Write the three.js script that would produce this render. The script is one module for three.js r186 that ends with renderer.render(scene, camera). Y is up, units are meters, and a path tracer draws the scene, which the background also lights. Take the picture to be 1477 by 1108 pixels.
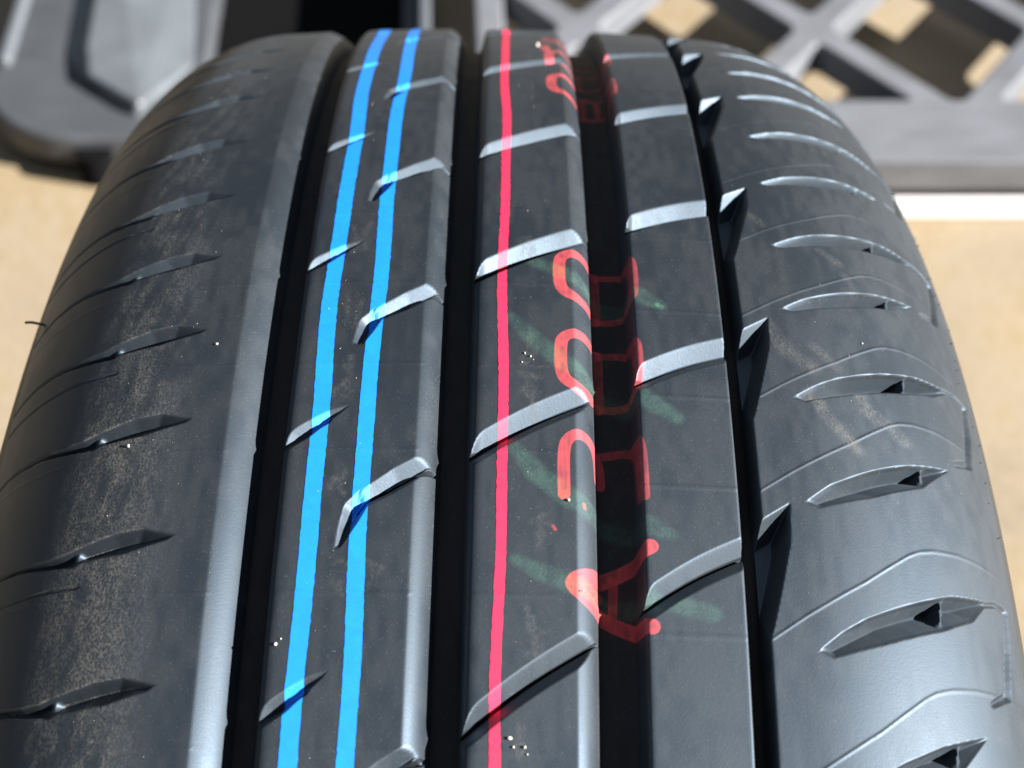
import * as THREE from 'three';
import { mergeGeometries } from 'three/addons/utils/BufferGeometryUtils.js';
import { ConvexGeometry } from 'three/addons/geometries/ConvexGeometry.js';
import { RoundedBoxGeometry } from 'three/addons/geometries/RoundedBoxGeometry.js';

// ---------- camera, sky, sun, exposure ----------
const scene = new THREE.Scene();
const camera = new THREE.PerspectiveCamera(26.46, 4 / 3, 0.05, 400);
const CAM = new THREE.Vector3(-0.03395, 0.90388, 0.26384);
const FWD = new THREE.Vector3(0.01757, -0.71981, -0.69394);
camera.position.copy(CAM);
camera.up.set(-0.0251, 0.69352, -0.72);
camera.lookAt(CAM.clone().add(FWD));
camera.focus = 0.335;
camera.userData.fStop = 16;
scene.add(camera);

const SUN = new THREE.Vector3(1.95, 1.05, 0.48).normalize();
// computed sky, dimmed near the horizon to curb reflections: palest overhead, even all round
{
  const w = 512, h = 256, px = new Float32Array(w * h * 4), SKY = 0.085;
  for (let j = 0; j < h; j++) for (let i = 0; i < w; i++) {
    const el = ((j + 0.5) / h - 0.5) * Math.PI, u = Math.max(0, Math.sin(el)), k = SKY * (0.28 + 0.9 * u * u + 0.25 * u);
    const o = (j * w + i) * 4, below = el < 0;
    px[o] = below ? 0.12 * SKY : k * (0.62 + 0.12 * u); px[o + 1] = below ? 0.1 * SKY : k * (0.8 + 0.06 * u); px[o + 2] = below ? 0.07 * SKY : k * 1.06; px[o + 3] = 1;
  }
  const t = new THREE.DataTexture(px, w, h, THREE.RGBAFormat, THREE.FloatType);
  t.mapping = THREE.EquirectangularReflectionMapping; t.magFilter = THREE.LinearFilter; t.needsUpdate = true;
  scene.background = t; scene.environment = t;
}

const sun = new THREE.DirectionalLight(new THREE.Color(1, 0.965, 0.92), 5);
sun.position.copy(SUN.clone().multiplyScalar(6));
sun.castShadow = true;
sun.shadow.mapSize.set(4096, 4096);
sun.shadow.camera.left = sun.shadow.camera.bottom = -1.5;
sun.shadow.camera.right = sun.shadow.camera.top = 1.5;
sun.shadow.camera.near = 1; sun.shadow.camera.far = 12;
sun.shadow.bias = -0.0004;
scene.add(sun, sun.target);

const renderer = new THREE.WebGLRenderer({ antialias: true });
renderer.setSize(1024, 768);
renderer.toneMapping = THREE.LinearToneMapping;
renderer.toneMappingExposure = 4.0;
renderer.shadowMap.enabled = true;

// ---------- helpers ----------
let seed = 20240611;
const rnd = () => { seed = (seed * 1664525 + 1013904223) >>> 0; return seed / 4294967296; };
const clamp = (v, a = 0, b = 1) => Math.min(b, Math.max(a, v));
const smooth = (a, b, v) => { const t = clamp((v - a) / (b - a)); return t * t * (3 - 2 * t); };
const lerp = (a, b, t) => a + (b - a) * t;
const MM = 0.001;

// smooth tiling noise, 512 x 512, features of `cell` pixels
function noiseTile(cell) {
  const n = 512, g = n / cell, grid = new Float32Array(g * g), out = new Float32Array(n * n);
  for (let i = 0; i < grid.length; i++) grid[i] = rnd();
  for (let y = 0; y < n; y++) for (let x = 0; x < n; x++) {
    const fx = x / cell, fy = y / cell, ix = Math.floor(fx), iy = Math.floor(fy);
    let u = fx - ix, v = fy - iy; u = u * u * (3 - 2 * u); v = v * v * (3 - 2 * v);
    const a = grid[(iy % g) * g + ix % g], b = grid[(iy % g) * g + (ix + 1) % g];
    const c = grid[((iy + 1) % g) * g + ix % g], d = grid[((iy + 1) % g) * g + (ix + 1) % g];
    out[y * n + x] = lerp(lerp(a, b, u), lerp(c, d, u), v);
  }
  return out;
}
const N1 = noiseTile(1), N2 = noiseTile(2), N4 = noiseTile(4), N16 = noiseTile(16), N64 = noiseTile(64);
const nz = (t, x, y) => t[((y | 0) & 511) * 512 + ((x | 0) & 511)];

function tag(o, label, category, group) { o.userData = { ...o.userData, label, category, ...(group ? { group } : {}) }; return o; }
function mesh(name, geo, mat, parent = scene) {
  const m = new THREE.Mesh(geo, mat); m.name = name; m.castShadow = m.receiveShadow = true; parent.add(m); return m;
}
const toByte = (l) => { l = clamp(l); return 255 * (l <= 0.0031308 ? 12.92 * l : 1.055 * Math.pow(l, 1 / 2.4) - 0.055); };
function dataTex(w, h, px, srgb) {
  const t = new THREE.DataTexture(px, w, h); t.magFilter = THREE.LinearFilter; t.minFilter = THREE.LinearMipmapLinearFilter;
  t.generateMipmaps = true; t.wrapS = t.wrapT = THREE.RepeatWrapping; t.anisotropy = 8;
  if (srgb) t.colorSpace = THREE.SRGBColorSpace;
  t.needsUpdate = true; return t;
}

// ---------- ground ----------
{
  const n = 1024, px = new Uint8Array(n * n * 4), ro = new Uint8Array(n * n * 4);
  for (let y = 0; y < n; y++) for (let x = 0; x < n; x++) {
    const a = nz(N64, x / 2, y / 2), b = nz(N16, x, y), c = nz(N4, x, y), d = nz(N1, x, y), e = nz(N64, x / 4 + 100, y / 4 + 37);
    let v = 0.72 + 0.34 * a + 0.2 * (e - 0.5) + 0.14 * (b - 0.5) + 0.14 * (c - 0.5) + 0.16 * (d - 0.5);
    const stain = smooth(0.4, 1.0, b * 0.5 + a * 0.6);
    v *= 1 - 0.2 * stain;
    const i = (y * n + x) * 4;
    px[i] = toByte(0.28 * v); px[i + 1] = toByte(0.224 * v * (1 - 0.05 * stain)); px[i + 2] = toByte(0.152 * v * (1 - 0.2 * stain)); px[i + 3] = 255;
    ro[i] = ro[i + 1] = ro[i + 2] = 200 + 40 * c; ro[i + 3] = 255;
  }
  const map = dataTex(n, n, px, true), rm = dataTex(n, n, ro, false);
  const g = new THREE.PlaneGeometry(300, 300); g.rotateX(-Math.PI / 2);
  for (let i = 0, u = g.attributes.uv; i < u.count; i++) u.setXY(i, u.getX(i) * 300 / 0.7, u.getY(i) * 300 / 0.7);
  const ground = mesh('ground', g, new THREE.MeshStandardMaterial({ map, roughnessMap: rm, roughness: 1, bumpMap: rm, bumpScale: 0.0008 }));
  ground.userData.kind = 'structure';
}

// ---------- tyre geometry ----------
// lateral x and arc s in millimetres; s grows towards the camera
const R = 330, K = 1.1371e-3, X0 = -20, TILT = 13.5 * Math.PI / 180, CIRC = 2 * Math.PI * R, S0 = -115;
const SIDES = [[1, 50, 62], [-1, 78, 54]];
function prof(x) {                                   // radius and outward normal of the uncut tread
  const t = x - X0;
  for (const [sd, a, rho] of SIDES) {
    const q = sd * t;
    if (q > a) {
      const t0 = Math.atan(K * a), cx = a - rho * Math.sin(t0), cr = R - 0.5 * K * a * a - rho * Math.cos(t0);
      const sn = Math.min(0.9999, (q - cx) / rho), cs = Math.sqrt(1 - sn * sn);
      return [cr + rho * cs, sd * sn, cs];
    }
  }
  const k = Math.hypot(1, K * t);
  return [R - 0.5 * K * t * t, K * t / k, 1 / k];
}
const wrapS = (s) => S0 + ((s - S0) % CIRC + CIRC) % CIRC;
const extend = (list, step) => { const o = list.slice(); while (o[o.length - 1] + step < CIRC + list[0] - step * 0.6) o.push(o[o.length - 1] + step); return o; };

// pitch starts, read from the tread (ends of the slots on each rib)
const PIT = extend([-87, -31.1, 23.2, 72.2, 122.7, 181.6, 238], 54.3);
const pick = (i, list, off) => (i < list.length && list[i] !== null ? list[i] : PIT[i] + off);
const E3 = [null, -45.5, 8.5, 58.3, 108.3, 164.3], F4 = [null, -51, 2, 53.2, 102.5, 155.9], G4 = [null, -60, -7.6, 44.7, 93.4, 144.1];
const NT = [-110, -66, -18.6, 34.9, 83.2, 132.6, 187.5], R2 = [null, -21.5, 31.3, 81.4, 129.6];
const HALF = extend([-97, -71, -45, -19.5, 6.6, 33.2, 58.2, 83, 107.4, 129.8, 162, 192.5], 27.15);
const LENS = extend([-93, -68, -42, -19, 7.7, 32.2, 58, 79.8, 105.7, 131.8, 163.8, 194.5], 27.15);
const G1 = extend([-88, -62, -37.3, -13.8, 14.6, 40.9, 65.2, 89.2, 114, 141.8, 173, 204], 27.15);

// depth of a cut bounded by straight edges [x, s, wallSlope]; edge i runs from point i to i+1, clockwise or not
function polyCut(pts) {
  const n = pts.length; let area = 0;
  for (let i = 0; i < n; i++) { const a = pts[i], b = pts[(i + 1) % n]; area += a[0] * b[1] - b[0] * a[1]; }
  const sg = Math.sign(area), ed = pts.map((a, i) => {
    const b = pts[(i + 1) % n], l = Math.hypot(b[0] - a[0], b[1] - a[1]) || 1;
    return [-(b[1] - a[1]) / l * sg, (b[0] - a[0]) / l * sg, a[0], a[1], a[2]];
  });
  const xs = pts.map((p) => p[0]), ss = pts.map((p) => p[1]), bb = [Math.min(...xs), Math.max(...xs), Math.min(...ss), Math.max(...ss)];
  return (x, e, max) => {
    if (x < bb[0] || x > bb[1] || e < bb[2] || e > bb[3]) return 0;
    let d = max;
    for (const [nx, ns, ax, as, m] of ed) { const q = ((x - ax) * nx + (e - as) * ns) * m; if (q < d) { if (q <= 0) return 0; d = q; } }
    return d;
  };
}
function polyLine(pts) {                              // distance to a polyline [x, s, halfWidth]
  const xs = pts.map((p) => p[0]), ss = pts.map((p) => p[1]), bb = [Math.min(...xs) - 4, Math.max(...xs) + 4, Math.min(...ss) - 4, Math.max(...ss) + 4];
  return (x, e) => {
    if (x < bb[0] || x > bb[1] || e < bb[2] || e > bb[3]) return null;
    let best = 1e9, w = 0;
    for (let i = 0; i + 1 < pts.length; i++) {
      const a = pts[i], b = pts[i + 1], dx = b[0] - a[0], ds = b[1] - a[1];
      const t = clamp(((x - a[0]) * dx + (e - a[1]) * ds) / (dx * dx + ds * ds));
      const d = Math.hypot(x - a[0] - dx * t, e - a[1] - ds * t);
      if (d < best) { best = d; w = lerp(a[2], b[2], t); }
    }
    return [best, w];
  };
}
// chamfered slot: e is the distance past the lower end of the far chamfer
function slot(e) {
  if (e < -3.5 || e > 3.7) return 0;
  if (e < 0) { const q = Math.max(0, e + 3.4) * 0.96; return q * q / (q + 0.12); }
  if (e < 0.08) return lerp(3.15, 5.8, e / 0.08);
  if (e < 0.42) return 5.8;
  if (e < 0.52) return lerp(5.8, 2.75, (e - 0.42) / 0.1);
  return (3.7 - e) * 0.865;
}
const deeper = (d, c) => (c > 0 ? Math.max(d, c) : d);
const near = (list, s, lo, hi, fn) => { for (let i = 0; i < list.length; i++) { const e = s - list[i]; if (e > lo && e < hi) fn(e, i); } };
const ridge = (s, off, list = HALF) => { let r = 0; near(list, s, off - 1, off + 1, (e) => { r = Math.max(r, 0.11 * Math.exp(-(((e - off) / 0.3) ** 2))); }); return r; };

const cutL = polyCut([[-74.6, -3.4, 1.05], [-73, -4.9, 1.1], [-69.5, -7.5, 1.1], [-65.6, -9.9, 1.1], [-61.5, -11.3, 1.6], [-64, -8.6, 1.6], [-69, -3.4, 1.6], [-74.6, 0.6, 9]]);
const cutLslit = polyCut([[-74.6, -1.5, 9], [-69.3, -5, 9], [-65.2, -7.6, 9], [-65.0, -7.2, 9], [-69.1, -4.3, 9], [-74.6, -0.8, 9]]);
const cutR1 = polyCut([[-42, -8.7, 1.0], [-51.6, -2.5, 1.0], [-55.8, 1.0, 1.0], [-60.4, 5.4, 5], [-59.6, 8.6, 1.1], [-55.5, 6.2, 1.1], [-50.9, 2.9, 1.1], [-42, -2.1, 9]]);
const cutR2 = polyCut([[-58.2, 2.8, 1.2], [-60.8, 5.8, 1.2], [-61.6, 10.4, 1.2], [-62.1, 16.6, 1.5], [-59.5, 13.4, 1.3], [-57.8, 9.6, 1.3], [-56.2, 6.6, 9]]);
const cutRslit = polyLine([[-43, -3.8, 0.4], [-50.9, 0.9, 0.4], [-55.5, 4.2, 0.35], [-58, 6.8, 0.25]]);
const cut1 = polyCut([[-93.6, 0, 1.6], [-100, -1.6, 2.2], [-106, -0.7, 2.2], [-117, 2.8, 2], [-117, 5.9, 1.4], [-103.2, 4.2, 1.1], [-95.2, 1.4, 1.2]]);
const tail1 = polyLine([[-114, 4.2, 1.7], [-120, 4.2, 1.1], [-126, 3.6, 0.7], [-133, 3.6, 0.55], [-139, 4.4, 0.5]]);
const line1 = polyLine([[-112, 10.6, 0.25], [-119, 10.4, 0.35], [-126, 10.8, 0.35], [-133, 11.2, 0.35], [-139, 11.4, 0.35]]);
const cutN = polyCut([[19, 6.0, 1.9], [27.7, -0.1, 2.6], [27.0, 10, 2.6], [24.4, 20, 2.6], [21.2, 33, 9], [19, 33, 9]]);
const lensA = polyCut([[31.2, 0, 1.6], [35.5, -3.6, 3], [41, -7.1, 3.6], [50, -11.4, 3.6], [61, -16.3, 3], [71, -19, 1.4], [66, -12.4, 1.25], [58, -7.8, 1.25], [45, -2.5, 1.25], [34, 1.4, 1.3]]);
const lensB = polyCut([[31.2, 0, 1.6], [36, -4.1, 3], [46, -9.8, 3.6], [55, -14.1, 3], [65.8, -18, 1.5], [58, -9, 1.25], [46, -2.9, 1.25], [34, 1.3, 1.3]]);
const zig = polyLine([[69, -17.6, 0.6], [73.5, -20, 0.7], [76.6, -20.4, 0.95], [75.2, -10, 1.1], [73.6, -2, 1.1], [73, 1.6, 1.1], [68.5, 4.8, 0.8]]);
const line5 = polyLine([[21.5, 0.5, 0], [29.2, -5, 0], [42, -13.4, 0], [52, -21.1, 0], [54.5, -22.6, 0], [58, -23.9, 0], [64, -25.2, 0], [71, -26, 0], [79.5, -26.6, 0]]);

// height of each rib: positive = cut below the crown
const CUT = [
  (x, s) => {
    let d = -0.7 * ridge(s, -7.4);
    near(G1, s, -4, 14, (e, i) => {
      let g = cut1(x, e, 3.8); g = g * g / (g + 0.25); d = deeper(d, g);
      let q = tail1(x, e); if (q && q[0] < q[1]) d = Math.max(d, Math.min(2.6, (q[1] - q[0]) * 2.2));
      if (Math.abs(x + 113.6) < 0.75) d = Math.min(d, 1.1);
      if (i % 2) { q = line1(x, e); if (q && q[0] < q[1]) d = Math.max(d, (q[1] - q[0]) * 2.5); }
    });
    return d;
  },
  (x, s) => {
    let d = -ridge(s, -7.4);
    near(PIT, s, -13, 22, (e, i) => {
      d = deeper(d, Math.max(cutL(x, e, 2.8), cutLslit(x, e, 4.5)));
      const b = s - pick(i, R2, 8.2);
      d = deeper(d, Math.max(cutR1(x, b, 2.8), cutR2(x, b, 2.6)));
      const q = cutRslit(x, b); if (q && q[0] < q[1]) d = Math.max(d, 5);
    });
    return d;
  },
  (x, s) => {
    const bend = 5 * smooth(-20, -12.5, x);
    let d = -ridge(s, -7.4 + bend) * (1 - 0.75 * smooth(-19, -17, x));
    near(PIT, s, -24, 6, (e, i) => {
      const u = (x + 36.2) / 23, l = line3(x, i), round = 0.9 * smooth(0.1, 0, u);
      d = deeper(d, slot(e - l - round * (e < l ? 1.6 : 0)));
    });
    return d;
  },
  (x, s) => {
    let d = -ridge(s, 0);
    near(PIT, s, -46, -10, (e, i) => {
      const u = (x + 1.7) / 19.2, l = line4(x, i);
      d = deeper(d, slot(e - l - 1.5 * smooth(0.09, 0, u) * (e < l ? 1 : 0)));
    });
    return d;
  },
  (x, s) => {
    let d = 0;
    near(HALF, s, -29, 3, (e) => { const q = line5(x, e); if (q && q[0] < 1) d = Math.min(d, -0.15 * Math.exp(-((q[0] / 0.23) ** 2)) * smooth(80, 70, x)); });
    near(NT, s, -1, 34, (e) => { d = deeper(d, cutN(x, e, 6)); });
    near(LENS, s, -22, 8, (e, i) => {
      const ec = -0.42 * (x - 31.2), k = lerp(1.5, 1, smooth(55, 150, s > 400 ? 200 : s)), ek = ec + (e - ec) * k;
      let c = i % 2 ? lensB(x, ek, 5.5) : lensA(x, ek, 5.5);
      if (c > 0) c = c * c / (c + 0.12);
      if (c > 0) { const bar = Math.abs(x - 58.5 + (e + 12) * 0.15); if (bar < 0.5) c = Math.min(c, 1.0); }
      d = deeper(d, c);
      if (i % 2 === 0) { const q = zig(x, e); if (q && q[0] < q[1]) d = Math.max(d, Math.min(1.0, (q[1] - q[0]) * 1.1)); }
    });
    return d;
  },
];
for (let i = NT.length, p = NT[NT.length - 1]; p + 54.3 < CIRC - 140; i++) NT.push(p += 54.3);
const span = (a, b, step) => { const n = Math.max(1, Math.round((b - a) / step)); return Array.from({ length: n + 1 }, (_, i) => a + (b - a) * i / n); };
const cols = (left, xs, right) => [...left, ...xs.map((x) => [x, 0]), ...right];
// rows of each rib run along its slots, so that their edges stay straight
const curve = (pts) => (x) => { if (x <= pts[0][0]) return pts[0][1]; for (let i = 1; i < pts.length; i++) if (x <= pts[i][0]) return lerp(pts[i - 1][1], pts[i][1], (x - pts[i - 1][0]) / (pts[i][0] - pts[i - 1][0])); return pts[pts.length - 1][1]; };
const along = (line) => (x, t) => {
  const q = wrapS(t); let i = 0; while (i + 1 < PIT.length && PIT[i + 1] <= q) i++;
  if (q < PIT[0]) return line(x, 0);
  const n = (i + 1) % PIT.length, gap = i + 1 < PIT.length ? PIT[n] - PIT[i] : PIT[0] + CIRC - PIT[i], u = smooth(5, gap - 6, q - PIT[i]);
  return lerp(line(x, i), line(x, n), u);
};
const line3 = (x, i) => { const u = (x + 36.2) / 23, e = pick(i, E3, -15.2) - PIT[i]; return e * u - 0.9 * Math.sin(Math.PI * clamp(u)); };
const line4 = (x, i) => { const a = pick(i, F4, -21.5) - PIT[i], b = pick(i, G4, -31) - PIT[i], u = (x + 1.7) / 19.2; return lerp(a, b, u) - 0.8 * Math.sin(Math.PI * clamp(u)); };
const curve2 = curve([[-76, 1], [-69.3, -3.6], [-65.2, -6.5], [-61.2, -9.4], [-58.5, -13], [-55.5, -16.2], [-50.9, -19.8], [-45, -23.2]]);
const hi = [[-86.8, 0], [-86.4, 0.01], [-86.1, 0.07], [-85.7, 0.24], [-85.1, 0.54], [-84.4, 0.93], [-83.7, 1.38], [-83, 1.9], [-82.3, 2.5], [-81.6, 3.2], [-80.9, 4.1], [-80.2, 5.3], [-79.6, 6.95]];
const RIBS = [
  { shift: (x) => -0.05 * (x + 100), cols: cols([], span(-139.5, -87.2, 0.5), hi) },
  { shift: curve2, cols: cols([[-75.3, 7.1], [-75.0, 5.6], [-74.75, 4.2], [-74.5, 2.9], [-74.3, 2.0], [-74.1, 1.35], [-73.8, 0.8], [-73.4, 0.42], [-72.9, 0.18], [-72.3, 0.05], [-71.7, 0.01]], span(-71.3, -48, 0.36), [[-47.6, 0], [-47.3, 0.02], [-47, 0.13], [-46.5, 0.4], [-45.9, 0.82], [-45.3, 1.36], [-44.7, 2.05], [-44.1, 2.9], [-43.5, 4], [-42.9, 5.4], [-42.4, 6.95]]) },
  { shift: along(line3), cols: cols([[-37.4, 7.1], [-37.1, 5.6], [-36.85, 4.2], [-36.6, 2.9], [-36.4, 2.0], [-36.2, 1.35], [-35.9, 0.8], [-35.5, 0.42], [-35.0, 0.18], [-34.4, 0.05], [-33.8, 0.01]], span(-33.4, -15.8, 0.42), [[-15.2, 0], [-14.9, 0.02], [-14.6, 0.13], [-14.1, 0.4], [-13.5, 0.82], [-12.9, 1.36], [-12.3, 2.05], [-11.7, 2.9], [-11.1, 4], [-10.6, 5.4], [-10.2, 6.95]]) },
  { shift: along(line4), cols: cols([[-3, 7.1], [-2.7, 5.6], [-2.4, 4.2], [-2.15, 2.8], [-1.95, 1.6], [-1.8, 0.8], [-1.6, 0.35], [-1.3, 0.1], [-0.95, 0.02]], span(-0.5, 17.0, 0.45), [[17.3, 0.04], [17.5, 0.2], [17.65, 0.6], [17.75, 1.4], [17.85, 2.8], [17.95, 4.4], [18.05, 5.8], [18.2, 7]]) },
  { shift: (x) => -0.5 * (x - 22), cols: cols([[21.1, 7], [21.3, 5.6], [21.45, 4.2], [21.55, 2.8], [21.65, 1.5], [21.75, 0.6], [21.9, 0.2], [22.1, 0.04]], span(22.4, 80.4, 0.42), []) },
];
const ROWS = [...span(S0, 213, 0.3), ...span(214, S0 + CIRC - 1.6, 1.6)];
const put = (arr, i, x, s, d) => {
  const [r, nx, nr] = prof(x), ph = s / R - TILT, rad = r - d * nr;
  arr[i] = (x - d * nx) * MM; arr[i + 1] = (R + rad * Math.cos(ph)) * MM; arr[i + 2] = rad * Math.sin(ph) * MM;
};
const TX = [-142, 226], TS = [-118, 336];            // area that the tread texture covers: start and size, mm
function ringGeometry(columns, rows, depthAt, closed = true, shift = () => 0, slide = 0) {
  const nc = columns.length, nr = rows.length, pos = new Float32Array(nc * nr * 3), uv = new Float32Array(nc * nr * 2), idx = [];
  for (let j = 0; j < nr; j++) for (let i = 0; i < nc; i++) {
    const [x, base] = columns[i], s = rows[j] + shift(x, rows[j]), k = j * nc + i;
    const dep = depthAt(x, wrapS(s), base); put(pos, k * 3, x, s, dep);
    uv[k * 2] = (x - TX[0]) / TX[1]; uv[k * 2 + 1] = (s + slide * Math.max(0, dep - base) - TS[0]) / TS[1];
  }
  for (let j = 0; j < (closed ? nr : nr - 1); j++) { const j2 = (j + 1) % nr;
    for (let i = 0; i + 1 < nc; i++) { const a = j * nc + i, b = a + 1, c = j2 * nc + i, d = c + 1; idx.push(a, c, b, b, c, d); } }
  const g = new THREE.BufferGeometry();
  g.setAttribute('position', new THREE.BufferAttribute(pos, 3)); g.setAttribute('uv', new THREE.BufferAttribute(uv, 2));
  g.setIndex(idx); g.computeVertexNormals(); return g;
}

// ---------- tread colour: rubber, dust, marker ink, chalk ----------
const T = 2048, red = new Float32Array(T * T), green = new Float32Array(T * T), dustM = new Float32Array(T * T);
const UX = (x) => (x - TX[0]) / TX[1] * T, US = (s) => (s - TS[0]) / TS[1] * T;
function stroke(mask, pts, half, soft, strength, mode) {
  const f = polyLine(pts.map((p) => [p[0], p[1], p[2] ?? half])), xs = pts.map((p) => p[0]), ss = pts.map((p) => p[1]), m = half + soft + 3;
  const ax = Math.max(0, UX(Math.min(...xs) - m) | 0), bx = Math.min(T - 1, UX(Math.max(...xs) + m) | 0), ay = Math.max(0, US(Math.min(...ss) - m) | 0), by = Math.min(T - 1, US(Math.max(...ss) + m) | 0);
  for (let j = ay; j <= by; j++) for (let i = ax; i <= bx; i++) {
    const x = TX[0] + TX[1] * i / T, s = TS[0] + TS[1] * j / T, q = f(x, s); if (!q) continue;
    let v = smooth(q[1], q[1] - soft, q[0]) * strength;
    if (v <= 0) continue;
    if (mode === 'ink') v *= 0.74 + 0.26 * smooth(q[1] * 0.55, q[1] * 0.95, q[0]) + 0.25 * (nz(N4, i * 1.5, j * 0.12) - 0.5) + 0.5 * (nz(N16, i * 1.7, j * 1.7) - 0.55);
    if (mode === 'chalk') v *= 0.35 + 0.65 * smooth(0.25, 0.75, nz(N2, i * 0.9 + j * 0.4, j * 0.9) * 0.55 + nz(N16, i, j) * 0.5);
    const k = j * T + i; mask[k] = Math.max(mask[k], v);
  }
}
const chaikin = (p) => { const o = [p[0]]; for (let i = 0; i + 1 < p.length; i++) for (const t of [0.25, 0.75]) o.push([lerp(p[i][0], p[i + 1][0], t), lerp(p[i][1], p[i + 1][1], t)]); o.push(p[p.length - 1]); return o; };
const ink = (pts, h = 1.4, st = 1) => stroke(red, pts.length > 2 ? chaikin(chaikin(pts)) : pts, h, 0.35, st, 'ink');
// the code written across the groove, read from the near end: A 3 8 8, then more towards the far side
const eight = (a, b) => {  // groove strokes drawn weaker to imitate the shade down there
  ink([[-9.3, a + 2], [-14.6, a + 1.8], [-17.2, a + 3.2], [-17.8, a + 5.6], [-17.8, b - 6], [-16.6, b - 3.3], [-13.6, b - 1.7], [-9.6, b - 1.5]], 1.5);
  ink([[-9.2, a + 1.6], [-9.2, b - 3]], 1.2, 0.55);
  ink([[-9.2, a + 1.8], [-4, a + 1.6], [-1.9, a + 3.2], [-1.2, a + 5], [-1.2, b - 4], [-2.4, b - 2.4], [-6, b - 1.6], [-9.2, b - 1.6]], 1.15, 0.6);
};
eight(62.6, 81.2); eight(88.4, 107.4); eight(-31.5, -12.8); eight(-58, -39.5);
ink([[-17.4, 132.3], [-17.5, 121], [-16, 118.2], [-13.5, 117.4], [-11, 118.2], [-9.9, 120.5], [-9.7, 125.8]]);
ink([[-9.8, 118.6], [-6, 117.4], [-3, 117.4], [-1.5, 119.5], [-1.3, 132]], 1.2, 0.6);
ink([[-0.6, 143.4], [-5.5, 146.2], [-12.5, 149.6], [-16.6, 151.4], [-12.5, 155.0], [-5.5, 158.2], [-0.8, 160.2]], 1.75);
ink([[-7.2, 146.5], [-7.6, 156.5]], 1.1, 0.8);
ink([[-15.4, 151.6], [-11.5, 151.8]], 2.1, 0.55);
ink([[-18.8, -72.4], [-13, -70], [-5.5, -66.8]], 1.1); ink([[-18.6, -63], [-18.4, -57]], 1.4); ink([[-18.5, -78], [-12, -76]], 0.9);
ink([[-9.5, -31.5], [-4.9, -31], [-5, -17]], 1.0, 0.6);
ink([[-19.6, 139.6], [-19.2, 140.3]], 0.5); ink([[-13.4, 134], [-13.2, 134.8]], 0.5);
const chalk = (pts, h = 2.2, st = 0.22) => stroke(green, pts.map((p) => [p[0], p[1], (p[2] ?? h) + 0.7]), h, 1.8, st, 'chalk');
chalk([[-26, 66.5, 1.4], [-18, 71, 2.2], [-10, 75, 2.2], [0, 78, 2.4], [4.2, 81.2, 1.5]]);
chalk([[-28.2, 86, 1.3], [-24, 92, 2.2], [-17, 99, 2.4], [-10, 103.5, 2.4], [-1, 107.5, 2.6], [6, 112.8, 1.8]]);
chalk([[-27.6, 121, 1.5], [-23, 127.4, 2.4], [-17, 132.6, 2.4], [-9, 136.5, 2.2], [-1, 138.5, 2.2], [4, 141, 1.3]]);
chalk([[-27, 147, 1.2], [-22, 149.6, 2], [-16, 151.8, 2.2], [-8, 154, 2], [0, 154.5, 2.3], [11, 157.3, 1.9]]);
stroke(green, [[3.6, 80.8], [4.4, 81.4]], 0.9, 0.6, 0.7, 'chalk');

// dust: a band along the left shoulder, patches on the ribs, rubbed streaks on the right shoulder
const rubbed = (pts, h, st) => stroke(dustM, pts, h, h * 0.9, st, 'chalk');
rubbed([[27.5, 85], [31, 93], [36, 97]], 3, 0.5); rubbed([[37, 90.5], [42, 96]], 2, 0.35);
rubbed([[35, 104], [38, 110], [43.5, 117.5]], 2.4, 0.75); rubbed([[46, 101.5], [47, 106], [55, 111.5]], 2.8, 0.7);
rubbed([[48, 64], [50, 70]], 2, 0.3); rubbed([[43, 57], [47, 60]], 2, 0.35); rubbed([[26, 44], [30, 50]], 2, 0.35);
for (const [x, s, r] of [[-24, 97, 2.6], [-24, 110, 2.2], [-23, 162, 2.2], [-26, 183, 1.4], [-25, 64, 2], [-22, 140, 2], [-63, 60, 2.4], [-62, 84, 2.2], [-63, 104, 2.4], [-63, 128, 2], [-62, 150, 2.4], [-54, 150, 1.6], [-110, 100, 5], [-108, 92, 3.5], [-112, 125, 5]])
  for (let k = 0; k < 5; k++) rubbed([[x + (rnd() - 0.5) * r * 2, s + (rnd() - 0.5) * r * 5], [x + (rnd() - 0.5) * r * 2, s + (rnd() - 0.5) * r * 5]], r * 0.55, 0.2 + 0.22 * rnd());

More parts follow.
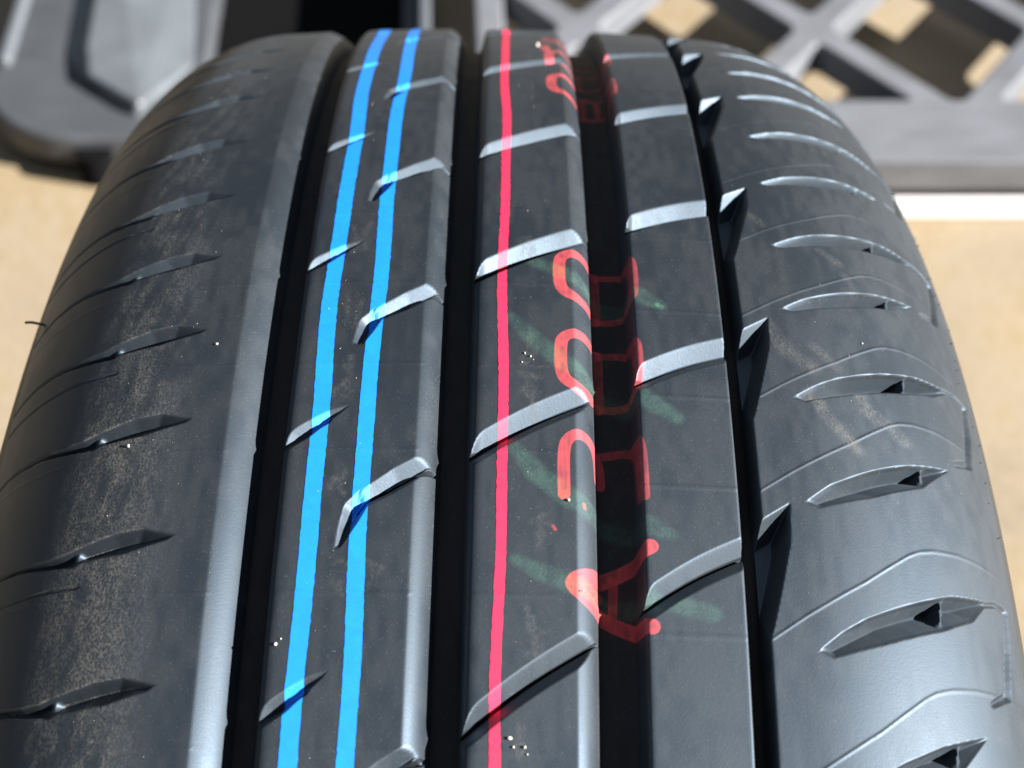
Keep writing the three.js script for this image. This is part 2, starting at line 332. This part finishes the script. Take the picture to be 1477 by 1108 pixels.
const tpx = new Uint8Array(T * T * 4), trough = new Uint8Array(T * T * 4);
for (let j = 0; j < T; j++) for (let i = 0; i < T; i++) {
  const k = j * T + i, o = k * 4, x = TX[0] + TX[1] * i / T, s = TS[0] + TS[1] * j / T;
  const fine = nz(N1, i, j), f2 = nz(N2, i * 1.3 + 7, j * 1.1), m4 = nz(N4, i, j), m16 = nz(N16, i, j * 0.6), m64 = nz(N64, i * 0.5, j * 0.4), wipe = nz(N16, i * 1.4 + j * 0.5, j * 0.22 - i * 0.05);
  const v = 0.0042 * (0.75 + 0.2 * m64 + 0.12 * m16 + 0.3 * fine);
  const bakedLight = x > 29 && x < 73 && CUT[4](x, s) > 0.6 ? 0.5 : (x > -80.5 && x < -74.4) || (x > -43.2 && x < -36.8) || (x > -11 && x < -2.3) ? 2.6 : 1;  // shade painted into shoulder recesses, fill light painted onto groove floors
  let r = v * bakedLight, g = v * bakedLight * 1.02, b = v * bakedLight * 1.08;
  // dust
  const band = smooth(-123, -116, x) * smooth(-92, -110, x);
  let du = 0.08 * smooth(0.35, 0.8, m16 * 0.5 + m64 * 0.6) + band * (0.15 + 0.75 * smooth(0.4, 0.75, wipe * 0.3 + m16 * 0.3 + m64 * 0.45)) * smooth(0.25, 0.8, f2) + dustM[k] * smooth(0.2, 0.75, f2 * 0.7 + fine * 0.4);
  du *= 0.55 + 0.45 * m4;
  if (x < -90 && du > 0.03) du *= 1 - smooth(0.2, 0.8, CUT[0](x, s));
  if (fine > 0.993 && m64 > 0.35) du += 0.5;
  if (fine > 0.9985) du += 0.6;
  du = clamp(du, 0, 1.3);
  r = lerp(r, 0.2, du * 0.42); g = lerp(g, 0.165, du * 0.42); b = lerp(b, 0.115, du * 0.42);
  // chalk, then ink over it
  const gr = clamp(green[k], 0, 1.2);
  r = lerp(r, 0.07, gr * 0.7); g = lerp(g, 0.21, gr * 0.7); b = lerp(b, 0.125, gr * 0.7);
  const rd = clamp(red[k]) * (1 - 0.1 * smooth(-13.6, -12.6, x) * smooth(-2.2, -3.2, x)), ov = clamp(gr * 1.6);
  r = lerp(r, 0.48, rd * 0.85); g = lerp(g, lerp(0.055, 0.17, ov), rd * 0.85); b = lerp(b, lerp(0.06, 0.035, ov), rd * 0.85);
  tpx[o] = toByte(r); tpx[o + 1] = toByte(g); tpx[o + 2] = toByte(b); tpx[o + 3] = 255;
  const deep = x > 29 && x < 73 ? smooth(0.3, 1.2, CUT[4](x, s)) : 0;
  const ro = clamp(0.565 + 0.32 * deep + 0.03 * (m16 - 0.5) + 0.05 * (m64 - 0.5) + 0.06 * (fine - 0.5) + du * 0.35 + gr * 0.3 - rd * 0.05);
  trough[o] = trough[o + 1] = trough[o + 2] = 255 * ro; trough[o + 3] = 255;
}
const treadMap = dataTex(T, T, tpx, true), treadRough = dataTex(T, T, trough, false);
treadMap.wrapT = treadMap.wrapS = treadRough.wrapS = treadRough.wrapT = THREE.ClampToEdgeWrapping;
const grainPx = new Uint8Array(512 * 512 * 4);
for (let i = 0; i < 512 * 512; i++) { const x = i % 512, y = (i / 512) | 0, v = 255 * clamp(0.35 * N1[i] + 0.35 * N2[i] + 0.3 * nz(N4, x, y)); grainPx[i * 4] = grainPx[i * 4 + 1] = grainPx[i * 4 + 2] = v; grainPx[i * 4 + 3] = 255; }
const grain = dataTex(512, 512, grainPx, false); grain.repeat.set(4.5, 6.7);
const rubber = new THREE.MeshPhysicalMaterial({ map: treadMap, roughnessMap: treadRough, roughness: 1, ior: 1.8, specularColor: new THREE.Color(0.6, 0.79, 1), bumpMap: grain, bumpScale: 0.00002 });  // specular tinted blue to stand in for sky sheen
const grooveRubber = new THREE.MeshPhysicalMaterial({ map: treadMap, roughness: 0.72, specularIntensity: 0.6, bumpMap: grain, bumpScale: 0.00003 });
const plainRubber = new THREE.MeshPhysicalMaterial({ color: new THREE.Color(0.012, 0.012, 0.013), roughness: 0.62, bumpMap: grain, bumpScale: 0.00004 });

// ---------- the tyre ----------
const tyre = new THREE.Group(); tyre.name = 'tyre'; scene.add(tyre);
tag(tyre, 'black car tyre standing upright with painted blue and red stripes on its tread', 'tyre');
RIBS.forEach((rb, n) => {
  const cut = CUT[n];
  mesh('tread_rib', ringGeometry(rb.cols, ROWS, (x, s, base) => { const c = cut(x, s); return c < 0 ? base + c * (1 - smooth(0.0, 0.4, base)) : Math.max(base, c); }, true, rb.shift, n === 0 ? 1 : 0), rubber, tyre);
});
const GROOVES = [[-79.8, -75.0, 6.95], [-42.6, -37.2, 6.95], [-10.4, -2.9, 6.95], [18.1, 21.2, 6.9]];
const coarse = span(S0, S0 + CIRC - 1.2, 1.2), fineRows = [...span(S0, 213, 0.35), ...span(216, S0 + CIRC - 3, 3)];
GROOVES.forEach(([a, b, d0], n) => {
  const cl = span(a, b, (b - a) / 12).map((x) => { const u = (x - a) / (b - a); return [x, d0 + 0.75 * Math.pow(Math.sin(Math.PI * clamp(u, 0, 1)), 0.6)]; });
  mesh('tread_groove', ringGeometry(cl, fineRows, (x, s, base) => base - 1.6 * ridge(s, n < 2 ? -3.2 : 0.5), true), grooveRubber, tyre);
});
// sidewalls, beads and inner liner: rings of revolution in the tyre's own frame
function ring(profile, n = 300) {
  const cl = profile, pos = [], uv = [], idx = [], nc = cl.length;
  for (let j = 0; j < n; j++) for (let i = 0; i < nc; i++) { const a = j / n * 2 * Math.PI, [x, r] = cl[i]; pos.push(x * MM, (R + r * Math.cos(a)) * MM, r * Math.sin(a) * MM); uv.push(i / 8, j / 12); }
  for (let j = 0; j < n; j++) for (let i = 0; i + 1 < nc; i++) { const a = j * nc + i, c = ((j + 1) % n) * nc + i; idx.push(a, c, a + 1, a + 1, c, c + 1); }
  const g = new THREE.BufferGeometry(); g.setAttribute('position', new THREE.Float32BufferAttribute(pos, 3)); g.setAttribute('uv', new THREE.Float32BufferAttribute(uv, 2)); g.setIndex(idx); g.computeVertexNormals(); return g;
}
const walls = SIDES.map(([sd, a, rho]) => {
  const t0 = Math.atan(K * a), cx = a - rho * Math.sin(t0), cr = R - 0.5 * K * a * a - rho * Math.cos(t0), end = sd > 0 ? 80.4 - X0 : 139.5 + X0;
  const th0 = Math.asin((end - cx) / rho), out = [];
  for (let i = 0; i <= 14; i++) { const t = lerp(th0, Math.PI / 2, i / 14); out.push([X0 + sd * (cx + rho * Math.sin(t)), cr + rho * Math.cos(t)]); }
  const w = cx + rho, rr = [[w - 0.6, -8], [w - 1.6, -14], [w - 1.2, -15], [w - 4, -24], [w - 9, -34], [w - 14, -42], [w - 17, -47]];
  for (const [x, dr] of rr) out.push([X0 + sd * x, Math.max(222, cr + dr)]);
  out.push([X0 + sd * (w - 19), 218], [X0 + sd * (w - 26), 216], [X0 + sd * (w - 34), 217], [X0 + sd * (w - 36), 222]);
  return out;
});
for (const w of walls) mesh('sidewall', ring(w), plainRubber, tyre);
{
  const [a, b] = [walls[1][walls[1].length - 1], walls[0][walls[0].length - 1]];
  mesh('inner_liner', ring([a, [a[0] - 12, 240], [a[0] - 18, 265], [a[0] - 4, 300], [a[0] + 18, 312], [b[0] - 18, 312], [b[0] + 4, 300], [b[0] + 18, 265], [b[0] + 12, 240], b], 160), plainRubber, tyre);
}
// paint stripes: thin films that follow the rubber, slots included
function stripe(name, label, ribIndex, xa, xb, amp, mat) {
  const rb = RIBS[ribIndex], cut = CUT[ribIndex], rows = span(S0, 213, 0.3), nc = 9, pos = new Float32Array(rows.length * nc * 3), idx = [], uv = [];
  rows.forEach((t, j) => {
    const mid = (xa + xb) / 2, sm = t + rb.shift(mid, t);
    const wob = amp * (0.6 * Math.sin(sm * 0.06 + xa) + 0.25 * Math.sin(sm * 0.13 + xa * 3));
    const wa = 0.18 * (nz(N16, xa * 77 + 500, sm * 14 + 2000) - 0.5), wb = 0.18 * (nz(N16, xb * 91 + 800, sm * 14 + 3000) - 0.5);
    for (let i = 0; i < nc; i++) {
      let x = lerp(xa + wob + wa, xb + wob + wb, i / (nc - 1)); const s = t + rb.shift(x, t);
      put(pos, (j * nc + i) * 3, x, s, Math.max(-1, cut(x, wrapS(s))) - 0.08);
      uv.push(x * 0.02, s * 0.02);
      if (j && i) { const a = (j - 1) * nc + i - 1, c = j * nc + i - 1; idx.push(a, c, a + 1, a + 1, c, c + 1); }
    }
  });
  const g = new THREE.BufferGeometry(); g.setAttribute('position', new THREE.BufferAttribute(pos, 3)); g.setAttribute('uv', new THREE.Float32BufferAttribute(uv, 2)); g.setIndex(idx); g.computeVertexNormals();
  const m = mesh(name, g, mat, tyre); m.userData.label = label; return m;
}
function paint(r, g, b) {
  const n = 512, px = new Uint8Array(n * n * 4);
  for (let i = 0; i < n * n; i++) { const x = i % n, y = (i / n) | 0, f = N1[i], k = 0.9 + 0.12 * nz(N16, x, y) + 0.06 * (f - 0.5), hole = f > 0.9965 ? 0.25 : 1;
    px[i * 4] = toByte(r * k * hole); px[i * 4 + 1] = toByte(g * k * hole); px[i * 4 + 2] = toByte(b * k * hole); px[i * 4 + 3] = 255; }
  return new THREE.MeshPhysicalMaterial({ map: dataTex(n, n, px, true), roughness: 0.55, bumpMap: grain, bumpScale: 0.00003 });
}
const bluePaint = paint(0.003, 0.205, 0.74), redPaint = paint(0.6, 0.02, 0.07);
stripe('blue_stripe', 'wider blue painted stripe near the left edge of its rib', 1, -69.15, -65.65, 0.5, bluePaint);
stripe('blue_stripe', 'right one of the two blue painted stripes', 1, -59.15, -55.85, 0.45, bluePaint);
stripe('red_stripe', 'red painted stripe along the middle rib', 2, -31.0, -28.9, 0.5, redPaint);
// a moulding hair left on the outer shoulder
{
  const p = (x, s, d) => { const a = [0, 0, 0]; put(a, 0, x, s, d); return new THREE.Vector3(...a); };
  const c = new THREE.CatmullRomCurve3([p(-137.6, 64, 0.3), p(-137.9, 64.2, -1.6), p(-138, 64.6, -3), p(-138.2, 65.2, -4.2)]);
  mesh('moulding_hair', new THREE.TubeGeometry(c, 10, 0.00032, 7), plainRubber, tyre);
}

// small flash nibs left by the mould along the outer shoulder edges
{
  const nib = new THREE.ConeGeometry(0.00022, 0.0011, 6); nib.translate(0, 0.0005, 0);
  for (let i = 0; i < 26; i++) {
    const x = 76 + 4 * rnd(), s = -40 + 165 * (i + rnd() * 0.8) / 26, [, nx, nr] = prof(x), ph = s / R - TILT, a = [0, 0, 0]; put(a, 0, x, s, 0);
    const m = mesh('rubber_nib', nib, plainRubber, tyre); m.position.set(...a); m.scale.setScalar(0.5 + 0.6 * rnd());
    m.quaternion.setFromUnitVectors(new THREE.Vector3(0, 1, 0), new THREE.Vector3(nx + 0.3 * (rnd() - 0.5), nr * Math.cos(ph), nr * Math.sin(ph) + 0.3 * (rnd() - 0.5)).normalize());
  }
}

// ---------- grit lying on the tread ----------
{
  const fixed = [[-71.8, 165.1, 0.5], [-91, 94, 0.42], [-16.5, 133.8, 0.45], [-27.5, 182.5, 0.5], [-26.8, 184.1, 0.35], [-24.7, 184.1, 0.4], [-24.1, 97.8, 0.32], [-25.3, 96.9, 0.28], [-13.9, 153.4, 0.3], [-20.7, -62.4, 0.75], [48.8, 86.4, 0.32], [-106, 120.5, 0.5], [-70.9, 164, 0.25], [-23.5, 98.6, 0.2], [-25.9, 99.4, 0.22], [-24.2, 185.4, 0.25]];
  const list = fixed.slice();
  while (list.length < 260) {
    const z = rnd(); let x, s = -60 + 250 * rnd();
    if (z < 0.3) x = -64 + 6 * (rnd() + rnd() - 1); else if (z < 0.5) x = -24 + 6 * (rnd() + rnd() - 1); else if (z < 0.75) x = -112 + 18 * rnd(); else x = 24 + 45 * rnd();
    list.push([x, s, 0.06 + 0.1 * rnd() * rnd()]);
  }
  const g = new THREE.IcosahedronGeometry(1, 1), p = g.attributes.position;
  for (let i = 0; i < p.count; i++) { const k = 0.8 + 0.35 * Math.abs(Math.sin(p.getX(i) * 5 + p.getY(i) * 9 + p.getZ(i) * 4)); p.setXYZ(i, p.getX(i) * k, p.getY(i) * k, p.getZ(i) * k); }
  g.computeVertexNormals();
  const im = new THREE.InstancedMesh(g, new THREE.MeshStandardMaterial({ color: 0xffffff, roughness: 0.7 }), list.length), m = new THREE.Matrix4(), q = new THREE.Quaternion(), a = [0, 0, 0];
  list.forEach(([x, s, r], i) => {
    const ri = x < -80 ? 0 : x < -40 ? 1 : x < -8 ? 2 : x < 20 ? 3 : 4;
    put(a, 0, x, s, CUT[ri](x, s) - r * 0.6);
    q.setFromEuler(new THREE.Euler(rnd() * 6, rnd() * 6, rnd() * 6));
    m.compose(new THREE.Vector3(...a), q, new THREE.Vector3(0.8 * r * (0.8 + 0.5 * rnd()), r * 0.8, r * (0.7 + 0.5 * rnd())).multiplyScalar(MM * 0.78));
    im.setMatrixAt(i, m); const w = i < 16 ? 0.5 : 0.2 + 0.35 * rnd(); im.setColorAt(i, new THREE.Color().setRGB(w, w * 0.93, w * 0.8));
  });
  im.name = 'sand_grit'; im.castShadow = im.receiveShadow = true; im.userData.kind = 'stuff'; scene.add(im);
  tag(im, 'pale grains of sand scattered over the tread of the tyre', 'sand');
}

// ---------- plastic pallet behind on the right ----------
const plasticTex = (() => {
  const n = 512, px = new Uint8Array(n * n * 4);
  for (let i = 0; i < n * n; i++) { const x = i % n, y = (i / n) | 0, k = 0.86 + 0.12 * nz(N64, x, y) + 0.08 * (nz(N16, x * 0.3, y * 1.6) - 0.3) + 0.06 * (nz(N4, x, y) - 0.5); px[i * 4] = px[i * 4 + 1] = px[i * 4 + 2] = 255 * clamp(k); px[i * 4 + 3] = 255; }
  return dataTex(n, n, px, true);
})();
plasticTex.repeat.set(4, 4);
const palletGrey = new THREE.MeshPhysicalMaterial({ color: new THREE.Color(0.15, 0.157, 0.172), roughness: 0.45, map: plasticTex });
const pt = (x, y) => new THREE.Vector2(x, y);
const rounded = (pts, r) => { const p = new THREE.Path(), n = pts.length;
  for (let i = 0; i < n; i++) { const a = pts[(i + n - 1) % n], b = pts[i], c = pts[(i + 1) % n];
    const u = a.clone().sub(b), v = c.clone().sub(b), k = Math.min(r, u.length() * 0.4, v.length() * 0.4), s = b.clone().add(u.normalize().multiplyScalar(k)), e = b.clone().add(v.normalize().multiplyScalar(k));
    if (i) p.lineTo(s.x, s.y); else p.moveTo(s.x, s.y); p.quadraticCurveTo(b.x, b.y, e.x, e.y); }
  p.closePath(); return p; };
const YAW = 0.0437;
{
  const H = 0.07, D = 0.032, L = -0.338, Rt = 0.6, B = 0.74;      // y of the shape runs away from the front edge
  const pallet = new THREE.Group(); pallet.name = 'plastic_pallet'; pallet.position.set(0.3, 0, -0.81); pallet.rotation.y = YAW; scene.add(pallet);
  tag(pallet, 'grey plastic pallet with an open diamond lattice deck, behind the tyre on the right', 'pallet');
  const sh = new THREE.Shape([pt(L, 0), pt(Rt, 0), pt(Rt, B), pt(L, B)]);
  const nodeX = -0.034, per = 0.214, hz = 0.137, y0 = 0.053, bw = 0.0105;
  const clip = (poly, f) => { const o = []; for (let i = 0; i < poly.length; i++) { const a = poly[i], b = poly[(i + 1) % poly.length], fa = f(a), fb = f(b); if (fa >= 0) o.push(a); if ((fa >= 0) !== (fb >= 0)) o.push(a.clone().lerp(b, fa / (fa - fb))); } return o; };
  for (let row = 0; row < 6; row++) for (let c = -3; c < 5; c++) {
    const cx = nodeX + (c + (row % 2 ? 0.5 : 0)) * per, cy = y0 + row * hz, w = per / 2, h = hz, k = 1 - bw * Math.hypot(w, h) / (w * h);
    let poly = [pt(cx - w * k, cy), pt(cx, cy - h * k), pt(cx + w * k, cy), pt(cx, cy + h * k)];
    poly = clip(poly, (p) => p.y - 0.079); poly = clip(poly, (p) => B - 0.03 - p.y); poly = clip(poly, (p) => p.x - L - 0.02); poly = clip(poly, (p) => Rt - 0.03 - p.x);
    let ar = 0; poly.forEach((a, i) => { const b = poly[(i + 1) % poly.length]; ar += a.x * b.y - b.x * a.y; });
    if (poly.length > 2 && Math.abs(ar) > 0.0012) sh.holes.push(rounded(poly, 0.014));
  }
  const g = new THREE.ExtrudeGeometry(sh, { depth: D - 0.006, bevelEnabled: true, bevelThickness: 0.003, bevelSize: 0.003, bevelSegments: 4, curveSegments: 8 });
  g.rotateX(-Math.PI / 2); g.translate(0, H - D + 0.003, 0);
  mesh('lattice_deck', g, palletGrey, pallet);
  // skirt ribs under the deck and feet
  const rib = mesh('skirt', new RoundedBoxGeometry(Rt - L - 0.05, 0.024, 0.008, 3, 0.003), palletGrey, pallet); rib.position.set((L + Rt) / 2, H - D - 0.006, -0.104);
  const rib2 = mesh('skirt', new RoundedBoxGeometry(0.012, 0.034, B - 0.14, 3, 0.003), palletGrey, pallet); rib2.position.set(L + 0.012, H - D - 0.012, -B / 2);
  for (const [x, y] of [[L + 0.06, 0.045], [0.073, 0.088], [0.5, 0.088], [L + 0.06, B - 0.04], [0.12, B - 0.04], [0.5, B - 0.04]]) {
    const f = mesh('foot', new RoundedBoxGeometry(0.03, H - D, 0.02, 3, 0.004), palletGrey, pallet); f.position.set(x, (H - D) / 2 - 0.001, -y);
  }
}
{
  const b = mesh('white_board', new RoundedBoxGeometry(0.62, 0.024, 0.062, 3, 0.003), new THREE.MeshStandardMaterial({ color: new THREE.Color(0.8, 0.8, 0.8), roughness: 0.6 }));
  b.position.set(0.56, 0.0122, -0.857); b.rotation.y = YAW; tag(b, 'flat white board lying on the floor under the front edge of the lattice pallet', 'board');
}

// ---------- dark grey crate behind on the left ----------
{
  const H = 0.08, B = 0.05, crate = new THREE.Group(); crate.name = 'plastic_crate'; crate.position.set(-0.319, -0.038, -0.849); crate.rotation.y = YAW; scene.add(crate);
  tag(crate, 'dark grey plastic crate with a pale raised block, behind the tyre on the left', 'crate');
  const dark = new THREE.MeshPhysicalMaterial({ color: new THREE.Color(0.06, 0.065, 0.072), roughness: 0.5, map: plasticTex });
  const pale = new THREE.MeshPhysicalMaterial({ color: new THREE.Color(0.105, 0.118, 0.13), roughness: 0.42, map: plasticTex });
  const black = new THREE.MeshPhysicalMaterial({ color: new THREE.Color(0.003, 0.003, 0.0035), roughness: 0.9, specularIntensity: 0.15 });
  const Lx = -0.147, Rx = 0.222, bk = 0.6, r = 0.078;
  const sh = new THREE.Shape(); sh.moveTo(Lx + r, 0.004); sh.lineTo(Rx, 0.004); sh.lineTo(Rx, bk); sh.lineTo(Lx, bk); sh.lineTo(Lx, r); sh.bezierCurveTo(Lx, r * 0.5, Lx + r * 0.4, 0.006, Lx + r, 0.004);
  const hx0 = 0.03, hx1 = 0.215, hy0 = 0.075, hy1 = 0.56;
  sh.holes.push(rounded([pt(hx0, hy0), pt(hx1, hy0), pt(hx1, hy1), pt(hx0, hy1)], 0.02));
  const g = new THREE.ExtrudeGeometry(sh, { depth: H - B - 0.012, bevelEnabled: true, bevelThickness: 0.006, bevelSize: 0.006, bevelSegments: 5, curveSegments: 16 });
  g.rotateX(-Math.PI / 2); g.translate(0, B + 0.006, 0);
  mesh('body', g, dark, crate);
  // the open well: four walls and a floor, coloured black to imitate deep shade
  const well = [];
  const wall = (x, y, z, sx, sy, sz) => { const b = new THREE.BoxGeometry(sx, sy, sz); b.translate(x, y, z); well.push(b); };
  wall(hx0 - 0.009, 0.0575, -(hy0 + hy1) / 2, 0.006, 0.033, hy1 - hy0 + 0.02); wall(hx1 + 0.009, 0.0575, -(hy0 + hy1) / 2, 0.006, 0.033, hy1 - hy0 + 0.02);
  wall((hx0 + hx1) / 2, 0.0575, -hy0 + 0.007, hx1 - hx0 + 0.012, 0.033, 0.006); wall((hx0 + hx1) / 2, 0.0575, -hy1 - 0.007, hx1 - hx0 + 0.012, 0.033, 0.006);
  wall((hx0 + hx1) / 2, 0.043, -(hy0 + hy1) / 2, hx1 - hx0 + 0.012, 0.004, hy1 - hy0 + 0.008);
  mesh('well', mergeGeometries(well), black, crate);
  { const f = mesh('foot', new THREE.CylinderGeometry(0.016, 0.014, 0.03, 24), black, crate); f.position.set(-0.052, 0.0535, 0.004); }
  const soft = (pts, rad) => { const o = [], sp = new THREE.IcosahedronGeometry(rad, 1).attributes.position; for (const [x, y, z] of pts) for (let i = 0; i < sp.count; i++) o.push(new THREE.Vector3(x + sp.getX(i), y + sp.getY(i), z + sp.getZ(i))); const c = new ConvexGeometry(o); const u = new Float32Array(c.attributes.position.count * 2); for (let i = 0; i < u.length / 2; i++) { u[i * 2] = c.attributes.position.getX(i); u[i * 2 + 1] = c.attributes.position.getZ(i); } c.setAttribute('uv', new THREE.BufferAttribute(u, 2)); return c; };
  const T1 = H + 0.008;
  mesh('raised_block', soft([[-0.0606, T1, -0.0735], [-0.016, T1, -0.034], [-0.068, T1, -0.112], [-0.071, T1, -0.184], [-0.073, T1, -0.34], [0.0, H - 0.003, -0.135], [0.02, H - 0.003, -0.105], [0.0, H - 0.003, -0.34], [-0.07, H - 0.006, -0.084], [-0.092, H - 0.006, -0.125], [-0.102, H - 0.006, -0.34], [-0.02, H - 0.006, -0.03]], 0.005), pale, crate);
  const rim = mesh('rim', new RoundedBoxGeometry(0.012, 0.014, 0.36, 3, 0.005), pale, crate); rim.position.set(Lx + 0.004, H + 0.002, -0.28);
  const ew = mesh('end_wall', new RoundedBoxGeometry(0.01, 0.072, 0.56, 3, 0.003), pale, crate); ew.position.set(Rx + 0.008, 0.038 + 0.037, -0.33);
}

renderer.render(scene, camera);
